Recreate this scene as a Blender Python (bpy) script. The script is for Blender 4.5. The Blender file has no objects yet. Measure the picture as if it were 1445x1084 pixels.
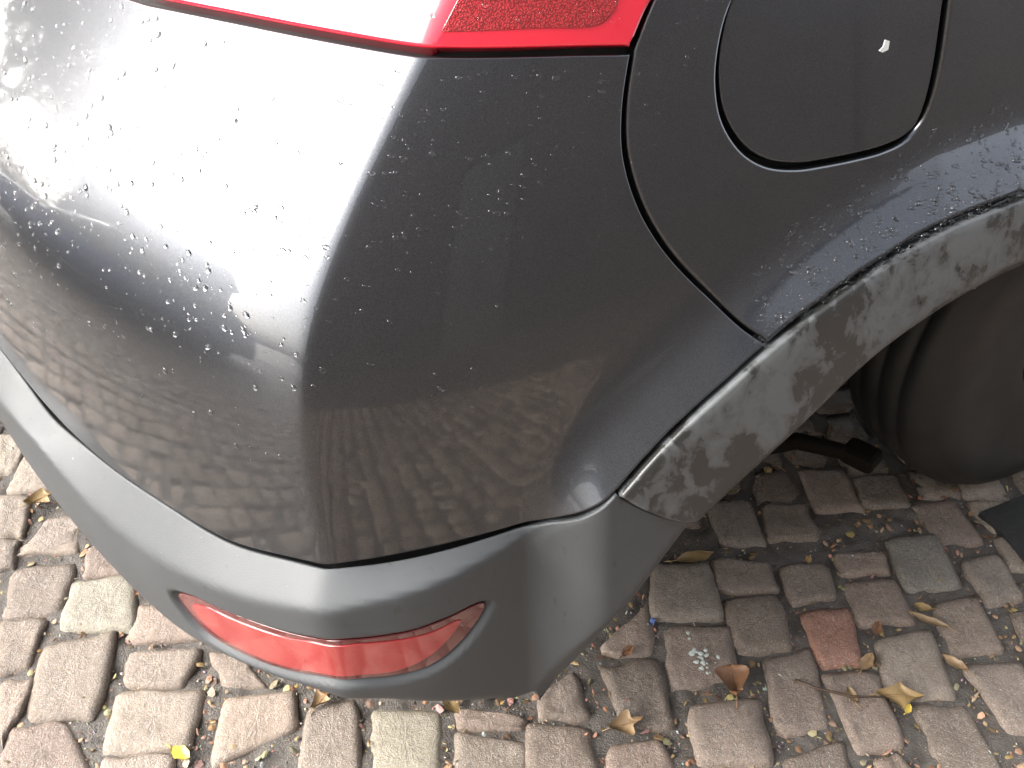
import bpy, bmesh, math, random
import numpy as np
from mathutils import Vector, Matrix
from mathutils.geometry import delaunay_2d_cdt

random.seed(7); RNG = np.random.default_rng(7)
SC = bpy.context.scene; COL = SC.collection

# ------------------------------------------------ camera, sky, sun, exposure
CAM_POS = (0.0, -0.56, 1.3); CAM_PITCH = 39.9; CAM_HEADING = 26.0
cd = bpy.data.cameras.new('camera'); cam = bpy.data.objects.new('camera', cd); COL.objects.link(cam)
cam.location = CAM_POS
cam.rotation_euler = (math.radians(90 - CAM_PITCH), 0, math.radians(-CAM_HEADING))
cd.sensor_fit = 'HORIZONTAL'; cd.sensor_width = 36; cd.lens = 1300/1445*36
cd.clip_start = .01; cd.clip_end = 400
SC.camera = cam
SUN_AZ, SUN_EL = 154.0, 31.0            # degrees, azimuth counted from +X towards +Y
wd = bpy.data.worlds.new('World'); SC.world = wd; wd.use_nodes = True
wn = wd.node_tree.nodes; wl = wd.node_tree.links
bg = wn['Background']; sky = wn.new('ShaderNodeTexSky')
sky.sky_type = 'NISHITA'; sky.sun_disc = False
sky.sun_elevation = math.radians(SUN_EL); sky.sun_rotation = math.radians(90 - SUN_AZ)
sky.air_density = 1.0; sky.dust_density = 6.0; sky.ozone_density = 1.0
hs = wn.new('ShaderNodeHueSaturation'); hs.inputs['Saturation'].default_value = .32
wl.new(sky.outputs[0], hs.inputs['Color']); wl.new(hs.outputs[0], bg.inputs['Color'])
bg.inputs['Strength'].default_value = .115
sl = bpy.data.lights.new('sun', 'SUN'); sun = bpy.data.objects.new('sun', sl); COL.objects.link(sun)
sl.energy = 1.5; sl.angle = math.radians(62); sl.color = (1, .975, .95)
a, e = math.radians(SUN_AZ), math.radians(SUN_EL)
sun.rotation_euler = Vector((math.cos(e)*math.cos(a), math.cos(e)*math.sin(a), math.sin(e))).to_track_quat('Z', 'Y').to_euler()
sun.location = (-3, 2, 5)
vs = SC.view_settings; vs.view_transform = 'Standard'; vs.look = 'None'; vs.gamma = 1; vs.use_curve_mapping = False
vs.exposure = 2.65

# ------------------------------------------------ helpers
def empty(name, label=None, cat=None, group=None, loc=(0, 0, 0)):
    o = bpy.data.objects.new(name, None); COL.objects.link(o); o.location = loc
    o.empty_display_size = .1
    return tag(o, label, cat, group)
def tag(o, label=None, cat=None, group=None, kind=None):
    if label: o['label'] = label
    if cat: o['category'] = cat
    if group: o['group'] = group
    if kind: o['kind'] = kind
    return o
def mesh_obj(name, verts, faces, mat, parent=None, smooth=True, normals=None):
    me = bpy.data.meshes.new(name)
    me.from_pydata([tuple(map(float, v)) for v in verts], [], [tuple(map(int, f)) for f in faces])
    if smooth: me.polygons.foreach_set('use_smooth', [True]*len(me.polygons))
    me.update()
    if normals is not None:
        me.normals_split_custom_set_from_vertices([tuple(map(float, n)) for n in normals])
    if mat: me.materials.append(mat)
    o = bpy.data.objects.new(name, me); COL.objects.link(o)
    if parent: o.parent = parent
    return o
def bm_obj(name, bm, mat, parent=None, smooth=False):
    bmesh.ops.recalc_face_normals(bm, faces=bm.faces)
    me = bpy.data.meshes.new(name); bm.to_mesh(me); bm.free()
    if smooth: me.polygons.foreach_set('use_smooth', [True]*len(me.polygons))
    if mat: me.materials.append(mat)
    o = bpy.data.objects.new(name, me); COL.objects.link(o)
    if parent: o.parent = parent
    return o
def bm_box(bm, c, s, bevel=0, rotz=0):
    r = bmesh.ops.create_cube(bm, size=1)
    M = Matrix.Translation(c) @ Matrix.Rotation(rotz, 4, 'Z') @ Matrix.Diagonal((s[0], s[1], s[2], 1))
    bmesh.ops.transform(bm, matrix=M, verts=r['verts'])
    if bevel:
        es = list({e for v in r['verts'] for e in v.link_edges})
        bmesh.ops.bevel(bm, geom=es, offset=bevel, segments=2, affect='EDGES', profile=.5)
def box_obj(name, c, s, mat, parent=None, bevel=0, rotz=0):
    bm = bmesh.new(); bm_box(bm, c, s, bevel, rotz); return bm_obj(name, bm, mat, parent)
def tube(name, pts, rad, mat, parent=None, n=8, closed=True):
    P = [Vector(p) for p in pts]; V = []; F = []
    rr = rad if hasattr(rad, '__len__') else [rad]*len(P)
    for i, p in enumerate(P):
        t = (P[min(i+1, len(P)-1)] - P[max(i-1, 0)]).normalized()
        u = t.orthogonal().normalized() if i == 0 else (u - t*u.dot(t)).normalized()
        w = t.cross(u)
        for k in range(n):
            an = 2*math.pi*k/n; V.append(p + (u*math.cos(an) + w*math.sin(an))*rr[i])
    for i in range(len(P)-1):
        for k in range(n):
            F.append((i*n+k, i*n+(k+1) % n, (i+1)*n+(k+1) % n, (i+1)*n+k))
    F.append(tuple(range(n))[::-1]); F.append(tuple(range((len(P)-1)*n, len(P)*n)))
    return mesh_obj(name, V, F, mat, parent)

# ------------------------------------------------ materials
class NT:
    def __init__(s, name):
        s.m = bpy.data.materials.new(name); s.m.use_nodes = True
        s.t = s.m.node_tree; s.n = s.t.nodes; s.l = s.t.links
        s.b = s.n['Principled BSDF']
    def set(s, **k):
        for a, v in k.items():
            i = s.b.inputs[a.replace('_', ' ')]
            if hasattr(v, 'node'): s.l.new(v, i)
            else: i.default_value = (*v, 1) if isinstance(v, tuple) and len(v) == 3 and i.type == 'RGBA' else v
        return s
    def coord(s, kind='Object', scale=(1, 1, 1), rot=(0, 0, 0)):
        c = s.n.new('ShaderNodeTexCoord'); mp = s.n.new('ShaderNodeMapping')
        mp.inputs['Scale'].default_value = scale; mp.inputs['Rotation'].default_value = rot
        s.l.new(c.outputs[kind], mp.inputs[0]); return mp.outputs[0]
    def noise(s, vec, scale, detail=4, rough=.55, dist=0):
        x = s.n.new('ShaderNodeTexNoise'); s.l.new(vec, x.inputs['Vector'])
        x.inputs['Scale'].default_value = scale; x.inputs['Detail'].default_value = detail
        x.inputs['Roughness'].default_value = rough; x.inputs['Distortion'].default_value = dist
        return x.outputs['Fac']
    def voronoi(s, vec, scale, feature='F1', out='Distance'):
        x = s.n.new('ShaderNodeTexVoronoi'); x.feature = feature; s.l.new(vec, x.inputs['Vector'])
        x.inputs['Scale'].default_value = scale; return x.outputs[out]
    def ramp(s, fac, stops):
        r = s.n.new('ShaderNodeValToRGB'); e = r.color_ramp.elements
        while len(e) < len(stops): e.new(.5)
        for k, (p, c) in enumerate(stops):
            e[k].position = p; e[k].color = (*c, 1) if isinstance(c, tuple) else (c, c, c, 1)
        s.l.new(fac, r.inputs[0]); return r.outputs[0]
    def math(s, op, a, b=0.0):
        x = s.n.new('ShaderNodeMath'); x.operation = op
        for i, v in enumerate((a, b)):
            if hasattr(v, 'node'): s.l.new(v, x.inputs[i])
            else: x.inputs[i].default_value = v
        return x.outputs[0]
    def mix(s, fac, a, b, mode='MIX'):
        x = s.n.new('ShaderNodeMix'); x.data_type = 'RGBA'; x.blend_type = mode
        for nm, v in ((0, fac), (6, a), (7, b)):
            if hasattr(v, 'node'): s.l.new(v, x.inputs[nm])
            else: x.inputs[nm].default_value = (*v, 1) if isinstance(v, tuple) else v
        return x.outputs[2]
    def bump(s, h, strength=.5, dist=.002, coat=False):
        x = s.n.new('ShaderNodeBump'); x.inputs['Strength'].default_value = strength
        x.inputs['Distance'].default_value = dist; s.l.new(h, x.inputs['Height'])
        s.l.new(x.outputs[0], s.b.inputs['Normal'])
        if coat: s.l.new(x.outputs[0], s.b.inputs['Coat Normal'])
        return s

def m_paint():
    n = NT('grey_metallic_paint'); v = n.coord()
    fl = n.ramp(n.noise(v, 900, 1), [(.35, (.052, .055, .061)), (.7, (.077, .081, .089))])
    film = n.noise(v, 22, 5, .65)
    dirt = n.math('MULTIPLY', n.ramp(n.noise(v, 7, 6, .7), [(.45, 0.), (.8, 1.)]), .10)
    n.set(Base_Color=n.mix(dirt, fl, (.16, .14, .125)), Metallic=.95, Roughness=.34, Coat_Weight=1.0, Coat_IOR=1.53,
          Coat_Roughness=n.ramp(film, [(.35, .03), (.75, .10)]))
    return n.m
def m_plastic():
    n = NT('grained_grey_plastic'); v = n.coord()
    g = n.noise(v, 900, 2, .6); b = n.noise(v, 6, 5, .6)
    spots = n.ramp(n.noise(n.coord(scale=(1.6, 1.6, .5)), 60, 3, .6), [(.66, 0.), (.72, 1.)])
    c = n.ramp(b, [(.3, (.042, .045, .047)), (.7, (.058, .062, .065))])
    n.set(Base_Color=n.mix(n.math('MULTIPLY', spots, .5), c, (.02, .021, .022)), Roughness=n.ramp(b, [(.3, .50), (.7, .62)]), Specular_IOR_Level=.45)
    n.bump(g, .35, .0008); return n.m
def m_trim():
    # cladding of the arch: dark wet plastic with patches of dried pale bloom
    n = NT('weathered_arch_plastic'); v = n.coord(scale=(1, 1, .8), rot=(0, .75, 0))
    g = n.noise(v, 900, 2, .6)
    patch = n.noise(v, 42, 7, .66, .4)
    big = n.noise(v, 11, 3, .55)
    f = n.math('ADD', n.math('MULTIPLY', patch, .5), n.math('MULTIPLY', big, .5))
    m = n.ramp(f, [(.475, 0.), (.505, .6), (.57, 1.)])
    n.set(Base_Color=n.mix(m, (.022, .022, .021), (.088, .093, .095)), Roughness=n.ramp(f, [(.46, .38), (.56, .55)]), Specular_IOR_Level=.55)
    n.bump(n.math('ADD', n.math('MULTIPLY', g, .4), n.math('MULTIPLY', m, .4)), .4, .001); return n.m
def m_black(name='black_underbody', col=(.012, .012, .012), rough=.8):
    n = NT(name); v = n.coord()
    b = n.noise(v, 12, 5, .65)
    n.set(Base_Color=n.mix(n.ramp(b, [(.5, 0.), (.8, .6)]), col, (.05, .043, .036)), Roughness=rough)
    n.bump(b, .3, .004); return n.m
def m_red(name, col, prism=False, film=False):
    n = NT(name); v = n.coord()
    c = col
    if film:
        f = n.ramp(n.noise(v, 26, 5, .6, .8), [(.42, 0.), (.62, 1.)])
        c = n.mix(n.math('MULTIPLY', f, .3), col, (.40, .08, .07))
    n.set(Base_Color=c, Roughness=.25, Coat_Weight=1.0, Coat_IOR=1.5, Coat_Roughness=.10 if film else .02, Specular_IOR_Level=.5)
    if prism:
        h = n.voronoi(n.coord(scale=(1, 1, 1), rot=(.3, .5, .78)), 620)
        n.set(Base_Color=n.ramp(h, [(.0, (.50, .02, .025)), (.6, (.16, .004, .006))]))
        n.bump(h, .5, .001)
    return n.m
def m_water():
    n = NT('rain_water'); n.set(Base_Color=(1., 1., 1.), Roughness=0., IOR=1.33, Transmission_Weight=1.)
    return n.m
def m_rubber():
    n = NT('tyre_rubber'); v = n.coord(); b = n.noise(v, 9, 5, .65)
    n.set(Base_Color=n.ramp(b, [(.35, (.009, .0085, .008)), (.7, (.022, .019, .016))]), Roughness=.62)
    n.bump(n.noise(v, 120, 4), .3, .001); return n.m
def m_metal(name, col, rough):
    n = NT(name); n.set(Base_Color=col, Metallic=1., Roughness=rough)
    n.bump(n.noise(n.coord(), 60, 3), .1, .002); return n.m
def stone_color(n, src):
    v = n.coord('Object')
    g1 = n.noise(v, 90, 6, .7); g2 = n.noise(v, 420, 3, .7); g3 = n.noise(v, 24, 4, .6)
    c = n.mix(n.ramp(g1, [(.32, .8), (.52, 0.)]), src, n.mix(.5, src, (.06, .05, .045)))
    c = n.mix(n.ramp(g2, [(.52, 0.), (.66, .7)]), c, (.46, .43, .38))
    c = n.mix(n.ramp(g3, [(.5, 0.), (.75, .35)]), c, (.11, .085, .07))
    wet = n.noise(v, 14, 4, .6)
    n.set(Base_Color=c, Roughness=n.ramp(wet, [(.35, .16), (.65, .5)]), Specular_IOR_Level=.5)
    h = n.math('ADD', n.math('MULTIPLY', g3, .5), n.math('ADD', n.math('MULTIPLY', g1, .6), n.math('MULTIPLY', g2, .45)))
    n.bump(h, .9, .006)
    return n.m
def m_sett():
    n = NT('granite_sett'); oi = n.n.new('ShaderNodeObjectInfo'); return stone_color(n, oi.outputs['Color'])
def m_attr_stone():
    n = NT('granite_sett_far'); at = n.n.new('ShaderNodeAttribute'); at.attribute_name = 'tint'
    return stone_color(n, at.outputs['Color'])
def m_attr(name, rough):
    n = NT(name); at = n.n.new('ShaderNodeAttribute'); at.attribute_name = 'tint'
    n.set(Base_Color=at.outputs['Color'], Roughness=rough); n.bump(n.noise(n.coord(), 300, 3), .4, .001); return n.m
def m_soil():
    n = NT('wet_joint_soil'); v = n.coord()
    a = n.noise(v, 30, 6, .7); b = n.noise(v, 350, 3, .7)
    c = n.ramp(a, [(.3, (.055, .047, .039)), (.6, (.115, .10, .085)), (.8, (.17, .15, .13))])
    c = n.mix(n.ramp(b, [(.58, 0.), (.7, .7)]), c, (.20, .17, .14))
    n.set(Base_Color=c, Roughness=n.ramp(a, [(.3, .25), (.7, .6)]))
    n.bump(n.math('ADD', a, n.math('MULTIPLY', b, .5)), .9, .008); return n.m
def m_leaf(name, c1, c2):
    n = NT(name); v = n.coord('Object'); a = n.noise(v, 60, 5, .7)
    n.set(Base_Color=n.ramp(a, [(.3, c1), (.7, c2)]), Roughness=.5); n.bump(n.noise(v, 200, 3), .5, .001); return n.m
def m_plain(name, c1, c2, scale=8, rough=.8, bump=.3, **k):
    n = NT(name); a = n.noise(n.coord(), scale, 6, .65)
    n.set(Base_Color=n.ramp(a, [(.3, c1), (.7, c2)]), Roughness=rough, **k)
    if bump: n.bump(a, bump, .01)
    return n.m
def m_glass_dark(): 
    n = NT('window_glass'); n.set(Base_Color=(.02, .024, .028), Roughness=.03, Specular_IOR_Level=.6); return n.m

MAT = dict(paint=m_paint(), plastic=m_plastic(), trim=m_trim(), black=m_black(), red=m_red('red_lamp_lens', (.52, .012, .03)),
           prism=m_red('red_prism_panel', (.3, .01, .015), prism=True), refl=m_red('dark_red_lens_rim', (.10, .008, .009)),
           refl_in=m_red('red_reflector_face', (.30, .012, .014), film=True), water=m_water(), rubber=m_rubber(),
           alloy=m_metal('alloy_wheel', (.45, .46, .48), .35), sett=m_sett(), far=m_attr_stone(), soil=m_soil(),
           litter=m_attr('loose_litter', .6))

# ---- traced curves of the car on its surface (s = metres along the plan outline from the corner, z = height), paving joints in metres
SEAM = [(0.2971,0.622),(0.3346,0.6597),(0.3715,0.69),(0.4152,0.7202),(0.4542,0.7468),(0.5073,0.7763),(0.5725,0.8046),(0.6426,0.8246),(0.7371,0.8351)]
FLINE = [(-0.1259,0.1966),(0.2971,0.6222),(0.3345,0.6599),(0.3714,0.6901),(0.4151,0.7204),(0.4541,0.7469),(0.5072,0.7764),(0.5723,0.8047),(0.6424,0.8247),(0.7368,0.8352),(0.8568,0.8472),(1.2368,0.7752)]
FS = (0.2046,0.2921)
BUMPER_LOW = [(0.2971,0.622),(0.2795,0.6059),(0.2581,0.5891),(0.2365,0.5764),(0.2122,0.5699),(0.1434,0.5639),(0.0767,0.5591),(0.0403,0.5563),(0.0116,0.5565),(-0.0222,0.5496),(-0.0507,0.5432),(-0.1242,0.5242),(-0.1798,0.5209),(-0.2401,0.5206),(-0.3566,0.5125),(-0.4784,0.5136),(-0.5758,0.5261),(-0.6466,0.5308)]
LAMP_LOW = [(0.1921,1.0078),(0.1426,1.0112),(0.0912,1.0136),(0.0415,1.0155),(0.008,1.0169),(-0.0213,1.0165),(-0.0789,1.0157),(-0.1419,1.0143),(-0.2029,1.0124),(-0.2707,1.0092),(-0.3245,1.006)]
SHUT = [(0.1921,1.0078),(0.2062,0.9776),(0.2187,0.9556),(0.2342,0.9328),(0.2552,0.9086),(0.2774,0.8862),(0.302,0.8638),(0.3415,0.8311),(0.4,0.786),(0.432,0.7606),(0.4526,0.7483)]
LAMP_RIGHT = [(0.1921,1.0078),(0.1892,1.0221),(0.1874,1.0347),(0.1867,1.0446)]
FLAP = [(0.2688,1.0382),(0.2729,1.0226),(0.2826,1.0011),(0.2964,0.9788),(0.319,0.9523),(0.3461,0.9299),(0.3773,0.9107),(0.4124,0.8966),(0.4499,0.8893),(0.4844,0.8876),(0.519,0.8872),(0.5529,0.8887),(0.5769,0.8949),(0.5848,0.9088),(0.5785,0.9305),(0.5633,0.9587),(0.5453,0.9866),(0.527,1.0138)]
RIDGE = [(-0.6168,0.4874),(-0.476,0.4952),(-0.4027,0.4678),(-0.2688,0.4639),(-0.1431,0.4821),(-0.0782,0.4987),(-0.0289,0.5149),(0.0107,0.53),(0.0582,0.5373),(0.0993,0.5428),(0.1368,0.5473),(0.1847,0.5534),(0.2249,0.5624),(0.2503,0.584)]
WHEEL_SIDE = [(0.3986,0.541),(0.3676,0.5007),(0.3308,0.4484),(0.2892,0.399),(0.2539,0.3222),(0.2364,0.271),(0.225,0.2474)]
CLAD_LOW = [(0.2161,0.2912),(0.1945,0.2861),(0.1642,0.2964),(0.1475,0.3063),(0.0836,0.34),(0.023,0.3637),(-0.0284,0.3607),(-0.0812,0.3445),(-0.1644,0.3224),(-0.2593,0.3006),(-0.3842,0.3071),(-0.5359,0.3173),(-0.6662,0.3429),(-0.7462,0.3837)]
SPLIT = [(0.2971,0.622),(0.3248,0.596),(0.3581,0.5705),(0.3909,0.5548)]
ARCH_IN = [(0.3986,0.541),(0.4463,0.5783),(0.5137,0.6242),(0.597,0.6835),(0.6664,0.7146),(0.7303,0.7334),(0.8038,0.7458)]
REFL_OUT = [(0.1593,0.482),(0.1384,0.4452),(0.1014,0.4151),(0.0582,0.4061),(0.0134,0.4078),(-0.0184,0.3987),(-0.0766,0.3737),(-0.1396,0.357),(-0.1939,0.353),(-0.2213,0.3766),(-0.2261,0.4029),(-0.1823,0.4271),(-0.1341,0.4374),(-0.0588,0.4547),(-0.0197,0.4656),(0.0088,0.4746),(0.0362,0.4746),(0.0729,0.4754),(0.1105,0.4796)]
REFL_IN = [(0.1326,0.4723),(0.103,0.4355),(0.0591,0.4147),(0.0143,0.4152),(-0.0171,0.4058),(-0.0746,0.383),(-0.1364,0.3687),(-0.1847,0.3706),(-0.2038,0.3984),(-0.1729,0.42),(-0.1255,0.4297),(-0.0609,0.4452),(-0.0113,0.4633),(0.021,0.469),(0.0646,0.4671),(0.102,0.4684)]
PRISM = [(0.1485,1.0519),(0.1511,1.042),(0.1404,1.0309),(0.0912,1.0325),(0.0487,1.033),(0.0088,1.0333),(0.0072,1.0542),(0.0078,1.058)]
STONES = [[(-0.379,0.377),(-0.378,0.393),(-0.35,0.387),(-0.335,0.382)],[(-0.298,0.56),(-0.2,0.542),(-0.243,0.41),(-0.331,0.448)],[(-0.365,0.655),(-0.298,0.623),(-0.332,0.544),(-0.377,0.551)],[(-0.337,0.763),(-0.244,0.73),(-0.28,0.64),(-0.356,0.665)],[(-0.242,0.682),(-0.15,0.651),(-0.169,0.547),(-0.269,0.596)],[(-0.212,0.75),(-0.181,0.76),(-0.155,0.67),(-0.226,0.697)],[(-0.313,0.813),(-0.218,0.827),(-0.236,0.762),(-0.322,0.799)],[(-0.146,0.581),(-0.102,0.563),(-0.062,0.477),(-0.17,0.517)],[(-0.176,0.496),(-0.078,0.452),(-0.115,0.398),(-0.192,0.44)],[(-0.202,0.425),(-0.094,0.373),(-0.127,0.293),(-0.231,0.335)],[(-0.379,0.377),(-0.357,0.433),(-0.288,0.412),(-0.268,0.315)],[(-0.238,0.319),(-0.151,0.288),(-0.168,0.22),(-0.256,0.252)],[(-0.05,0.338),(0.037,0.309),(0.024,0.249),(-0.095,0.248)],[(0.06,0.272),(0.122,0.249),(0.091,0.14),(0.016,0.177)],[(0.146,0.22),(0.231,0.174),(0.197,0.098),(0.113,0.134)],[(0.265,0.17),(0.344,0.115),(0.329,0.1),(0.255,0.141)],[(0.251,0.129),(0.328,0.073),(0.297,0.004),(0.216,0.056)],[(0.386,0.131),(0.455,0.149),(0.436,0.07),(0.374,0.1)],[(0.353,0.092),(0.427,0.051),(0.397,-0.021),(0.313,0.02)],[(0.5,0.127),(0.584,0.104),(0.545,0.004),(0.486,0.035)],[(0.527,0.173),(0.631,0.207),(0.587,0.123),(0.521,0.156)],[(0.443,0.01),(0.513,-0.013),(0.505,-0.085),(0.414,-0.053)],[(0.689,0.27),(0.767,0.232),(0.729,0.136),(0.633,0.183)],[(0.628,0.154),(0.726,0.106),(0.678,0.028),(0.584,0.056)],[(0.588,0.009),(0.684,-0.024),(0.642,-0.108),(0.551,-0.067)],[(0.794,0.236),(0.869,0.191),(0.85,0.138),(0.763,0.177)],[(0.754,0.151),(0.837,0.122),(0.794,0.032),(0.72,0.063)],[(0.741,0.024),(0.817,0.011),(0.757,-0.1),(0.689,-0.076)],[(0.664,-0.119),(0.755,-0.133),(0.724,-0.192),(0.639,-0.162)],[(0.89,0.17),(0.959,0.143),(0.931,0.08),(0.86,0.105)],[(0.859,0.073),(0.931,0.049),(0.884,-0.037),(0.823,-0.016)],[(0.812,-0.04),(0.885,-0.068),(0.841,-0.171),(0.775,-0.152)],[(0.995,0.149),(1.072,0.125),(1.054,0.081),(0.978,0.111)],[(0.965,0.094),(1.051,0.064),(1.019,-0.015),(0.935,0.02)],[(0.931,-0.025),(1.018,-0.047),(0.97,-0.146),(0.889,-0.106)],[(0.902,-0.144),(0.972,-0.172),(0.937,-0.272),(0.86,-0.241)],[(1.106,0.132),(1.181,0.103),(1.144,0.006),(1.058,0.037)],[(1.073,-0.009),(1.141,-0.029),(1.106,-0.121),(1.031,-0.091)],[(1.029,-0.123),(1.107,-0.158),(1.051,-0.252),(1.003,-0.231)],[(1.189,0.037),(1.254,0.021),(1.222,-0.062),(1.157,-0.045)],[(-0.34,1.148),(-0.288,1.123),(-0.315,1.035),(-0.351,1.038)],[(-0.298,1.072),(-0.259,1.013),(-0.251,0.949),(-0.335,0.975)],[(-0.359,0.968),(-0.301,0.935),(-0.317,0.847),(-0.364,0.864)],[(-0.275,0.868),(-0.213,0.846),(-0.234,0.786),(-0.317,0.796)],[(-0.367,0.854),(-0.325,0.83),(-0.338,0.771),(-0.37,0.781)],[(-0.372,0.528),(-0.326,0.512),(-0.349,0.456),(-0.377,0.418)],[(0.782,-0.179),(0.822,-0.187),(0.816,-0.237),(0.762,-0.222)],[(1.177,-0.082),(1.241,-0.101),(1.2,-0.189),(1.138,-0.166)],[(-0.056,0.439),(-0.014,0.396),(0.002,0.346),(-0.052,0.367)]]
LEAFPTS = [(0.76,0.253),(0.672,0.019),(0.889,-0.115),(0.885,-0.137),(1.033,-0.031),(1.01,-0.11),(0.885,-0.047),(0.474,0.073),(0.483,0.03),(0.254,0.175),(-0.136,0.28),(-0.271,0.919),(-0.237,0.362),(0.55,0.14),(-0.144,0.611),(-0.015,0.347),(0.822,-0.082),(0.78,-0.089),(0.085,0.277),(-0.159,0.396),(0.945,-0.004),(1.045,-0.005),(0.613,0.02),(0.992,-0.205)]
TWIG = [(0.759,-0.022),(0.778,-0.05),(0.82,-0.084),(0.862,-0.108)]
LICHEN = (0.65,0.08)
BLUEBIT = (0.621,0.174)
PATCH = [(1.299,0.107),(1.297,0.056),(1.28,-0.015),(1.275,-0.101),(1.453,-0.103),(1.526,0.073),(1.425,0.102)]
ARM = [(0.681,0.177,0.22),(0.757,0.161,0.22),(0.848,0.171,0.22),(0.935,0.153,0.22),(0.981,0.106,0.22),(1.001,0.079,0.22)]
BUSH = [(0.965,0.09,0.2)]
CHIP = [(0.4756,0.9871),(0.4822,0.9853),(0.4864,0.9781),(0.481,0.9765),(0.4753,0.9783),(0.4778,0.9813)]
# ---- body surface: plan outline translated with height (shared shape of all outer panels) ----
Y0, X0 = .06, .09
def ty(z):
    t = np.asarray(z, float) - .5
    return np.where(t > 0, .12*t + .17*t*t, .12*t/(1 - 4*np.minimum(t, 0)))
def tx(z):
    z = np.asarray(z, float)
    return .82*.05*np.logaddexp(0, (z - .80)/.05)
def phi_deg(s):
    s = np.asarray(s, float)
    side = -21*np.exp(-np.maximum(s, 0)/.22) - 1.0
    rear = -50 - 34*(1 - np.exp(np.minimum(s, 0)/.55))
    b = .5 + .5*np.tanh((s - .004)/.007)
    return side*b + rear*(1 - b)
_S = np.linspace(-2.2, 2.8, 10001)
_PH = np.radians(phi_deg(_S)); _ds = _S[1] - _S[0]
_X = np.concatenate([[0], np.cumsum(np.cos(_PH[:-1] + np.diff(_PH)/2)*_ds)])
_Y = np.concatenate([[0], np.cumsum(np.sin(_PH[:-1] + np.diff(_PH)/2)*_ds)])
_i0 = int(np.argmin(abs(_S))); _X += X0 - _X[_i0]; _Y += Y0 - _Y[_i0]
def base(s, z, off=0):
    s = np.asarray(s, float); z = np.asarray(z, float)
    ph = np.interp(s, _S, _PH)
    x = np.interp(s, _S, _X) + tx(z) + np.sin(ph)*off
    y = np.interp(s, _S, _Y) + ty(z) - np.cos(ph)*off
    return np.stack([x, y, z + 0*x], -1)
def smooth01(t):
    t = np.clip(t, 0, 1); return t*t*(3 - 2*t)
def seg_dist(s, z, line):
    # signed distance to an open polyline, positive above it
    s = np.asarray(s, float); z = np.asarray(z, float)
    best = np.full(s.shape, 1e9); sgn = np.ones(s.shape)
    for (a, b), (c, d) in zip(line[:-1], line[1:]):
        ux, uz = c - a, d - b; L2 = ux*ux + uz*uz
        t = np.clip(((s - a)*ux + (z - b)*uz)/L2, 0, 1)
        dx, dz = s - a - t*ux, z - b - t*uz
        q = dx*dx + dz*dz
        cr = ux*dz - uz*dx
        m = q < best
        best = np.where(m, q, best); sgn = np.where(m, np.where(cr >= 0, 1, -1), sgn)
    return np.sqrt(best)*sgn
FL_A, FL_W, FL_K = .95, .045, .010
FLINE_N = FLINE[:-2] + [(.88, .834), (1.02, .846), (1.16, .842), (1.32, .815), (1.46, .77), (1.6, .70), (1.9, .45)]
def flare(s, z):
    d = seg_dist(s, z, FLINE_N)
    r = FL_K*np.logaddexp(0, (FL_W - np.maximum(d, 0))/FL_K)
    return FL_A*r*smooth01((np.asarray(s, float) - FS[0])/(FS[1] - FS[0]))
def catmull(P, n=6, closed=False):
    P = np.array(P, float)
    Q = np.vstack([P[-1], P, P[0], P[1]]) if closed else np.vstack([2*P[0]-P[1], P, 2*P[-1]-P[-2]])
    out = []
    for i in range(1, len(Q)-2):
        p0, p1, p2, p3 = Q[i-1:i+3]
        for t in np.arange(n)/n:
            out.append(.5*(2*p1 + (p2-p0)*t + (2*p0-5*p1+4*p2-p3)*t*t + (3*p1-p0-3*p2+p3)*t**3))
    if not closed: out.append(P[-1])
    return np.array(out)
def resample(P, step, closed=False):
    P = np.array(P, float)
    if closed: P = np.vstack([P, P[0]])
    d = np.concatenate([[0], np.cumsum(np.linalg.norm(np.diff(P, axis=0), axis=1))])
    n = max(2, int(round(d[-1]/step)))
    t = np.linspace(0, d[-1], n+1)
    Q = np.stack([np.interp(t, d, P[:, 0]), np.interp(t, d, P[:, 1])], -1)
    return Q[:-1] if closed else Q
def soften(P, sigma, step=.004, keep=False):
    Q = resample(P, step); k = max(1, int(3*sigma/step)); w = np.exp(-.5*(np.arange(-k, k+1)*step/sigma)**2); w /= w.sum()
    pad = np.vstack([2*Q[0] - Q[k:0:-1], Q, 2*Q[-1] - Q[-2:-k-2:-1]])
    return np.stack([np.convolve(pad[:, i], w, 'valid') for i in (0, 1)], -1)
def join(*curves, step=.006):
    # closed outline of several smooth curves laid end to end, corners kept
    out = []
    for c in curves:
        q = resample(c, step)
        if out and np.linalg.norm(out[-1][-1] - q[0]) < 1e-3: q = q[1:]
        out.append(q)
    P = np.vstack(out)
    return P[:-1] if np.linalg.norm(P[0] - P[-1]) < 1e-3 else P
def area2(P): return float(np.sum(P[:, 0]*np.roll(P[:, 1], -1) - np.roll(P[:, 0], -1)*P[:, 1]))
def outward(P):
    P = np.asarray(P); t = np.roll(P, -1, 0) - np.roll(P, 1, 0); t /= np.linalg.norm(t, axis=1)[:, None] + 1e-12
    n = np.stack([t[:, 1], -t[:, 0]], -1)
    return n if area2(P) > 0 else -n
def inset(P, g):
    return np.asarray(P) - outward(P)*g
def inside(Q, P):
    x, y = Q[:, 0], Q[:, 1]; r = np.zeros(len(Q), bool); n = len(P)
    for i in range(n):
        x1, y1 = P[i]; x2, y2 = P[(i+1) % n]
        if y1 == y2: continue
        c = ((y1 > y) != (y2 > y)) & (x < (x2-x1)*(y-y1)/(y2-y1) + x1)
        r ^= c
    return r
def near(Q, P, d):
    r = np.zeros(len(Q), bool)
    for k in range(0, len(P)):
        r |= ((Q - P[k])**2).sum(1) < d*d
    return r
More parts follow.
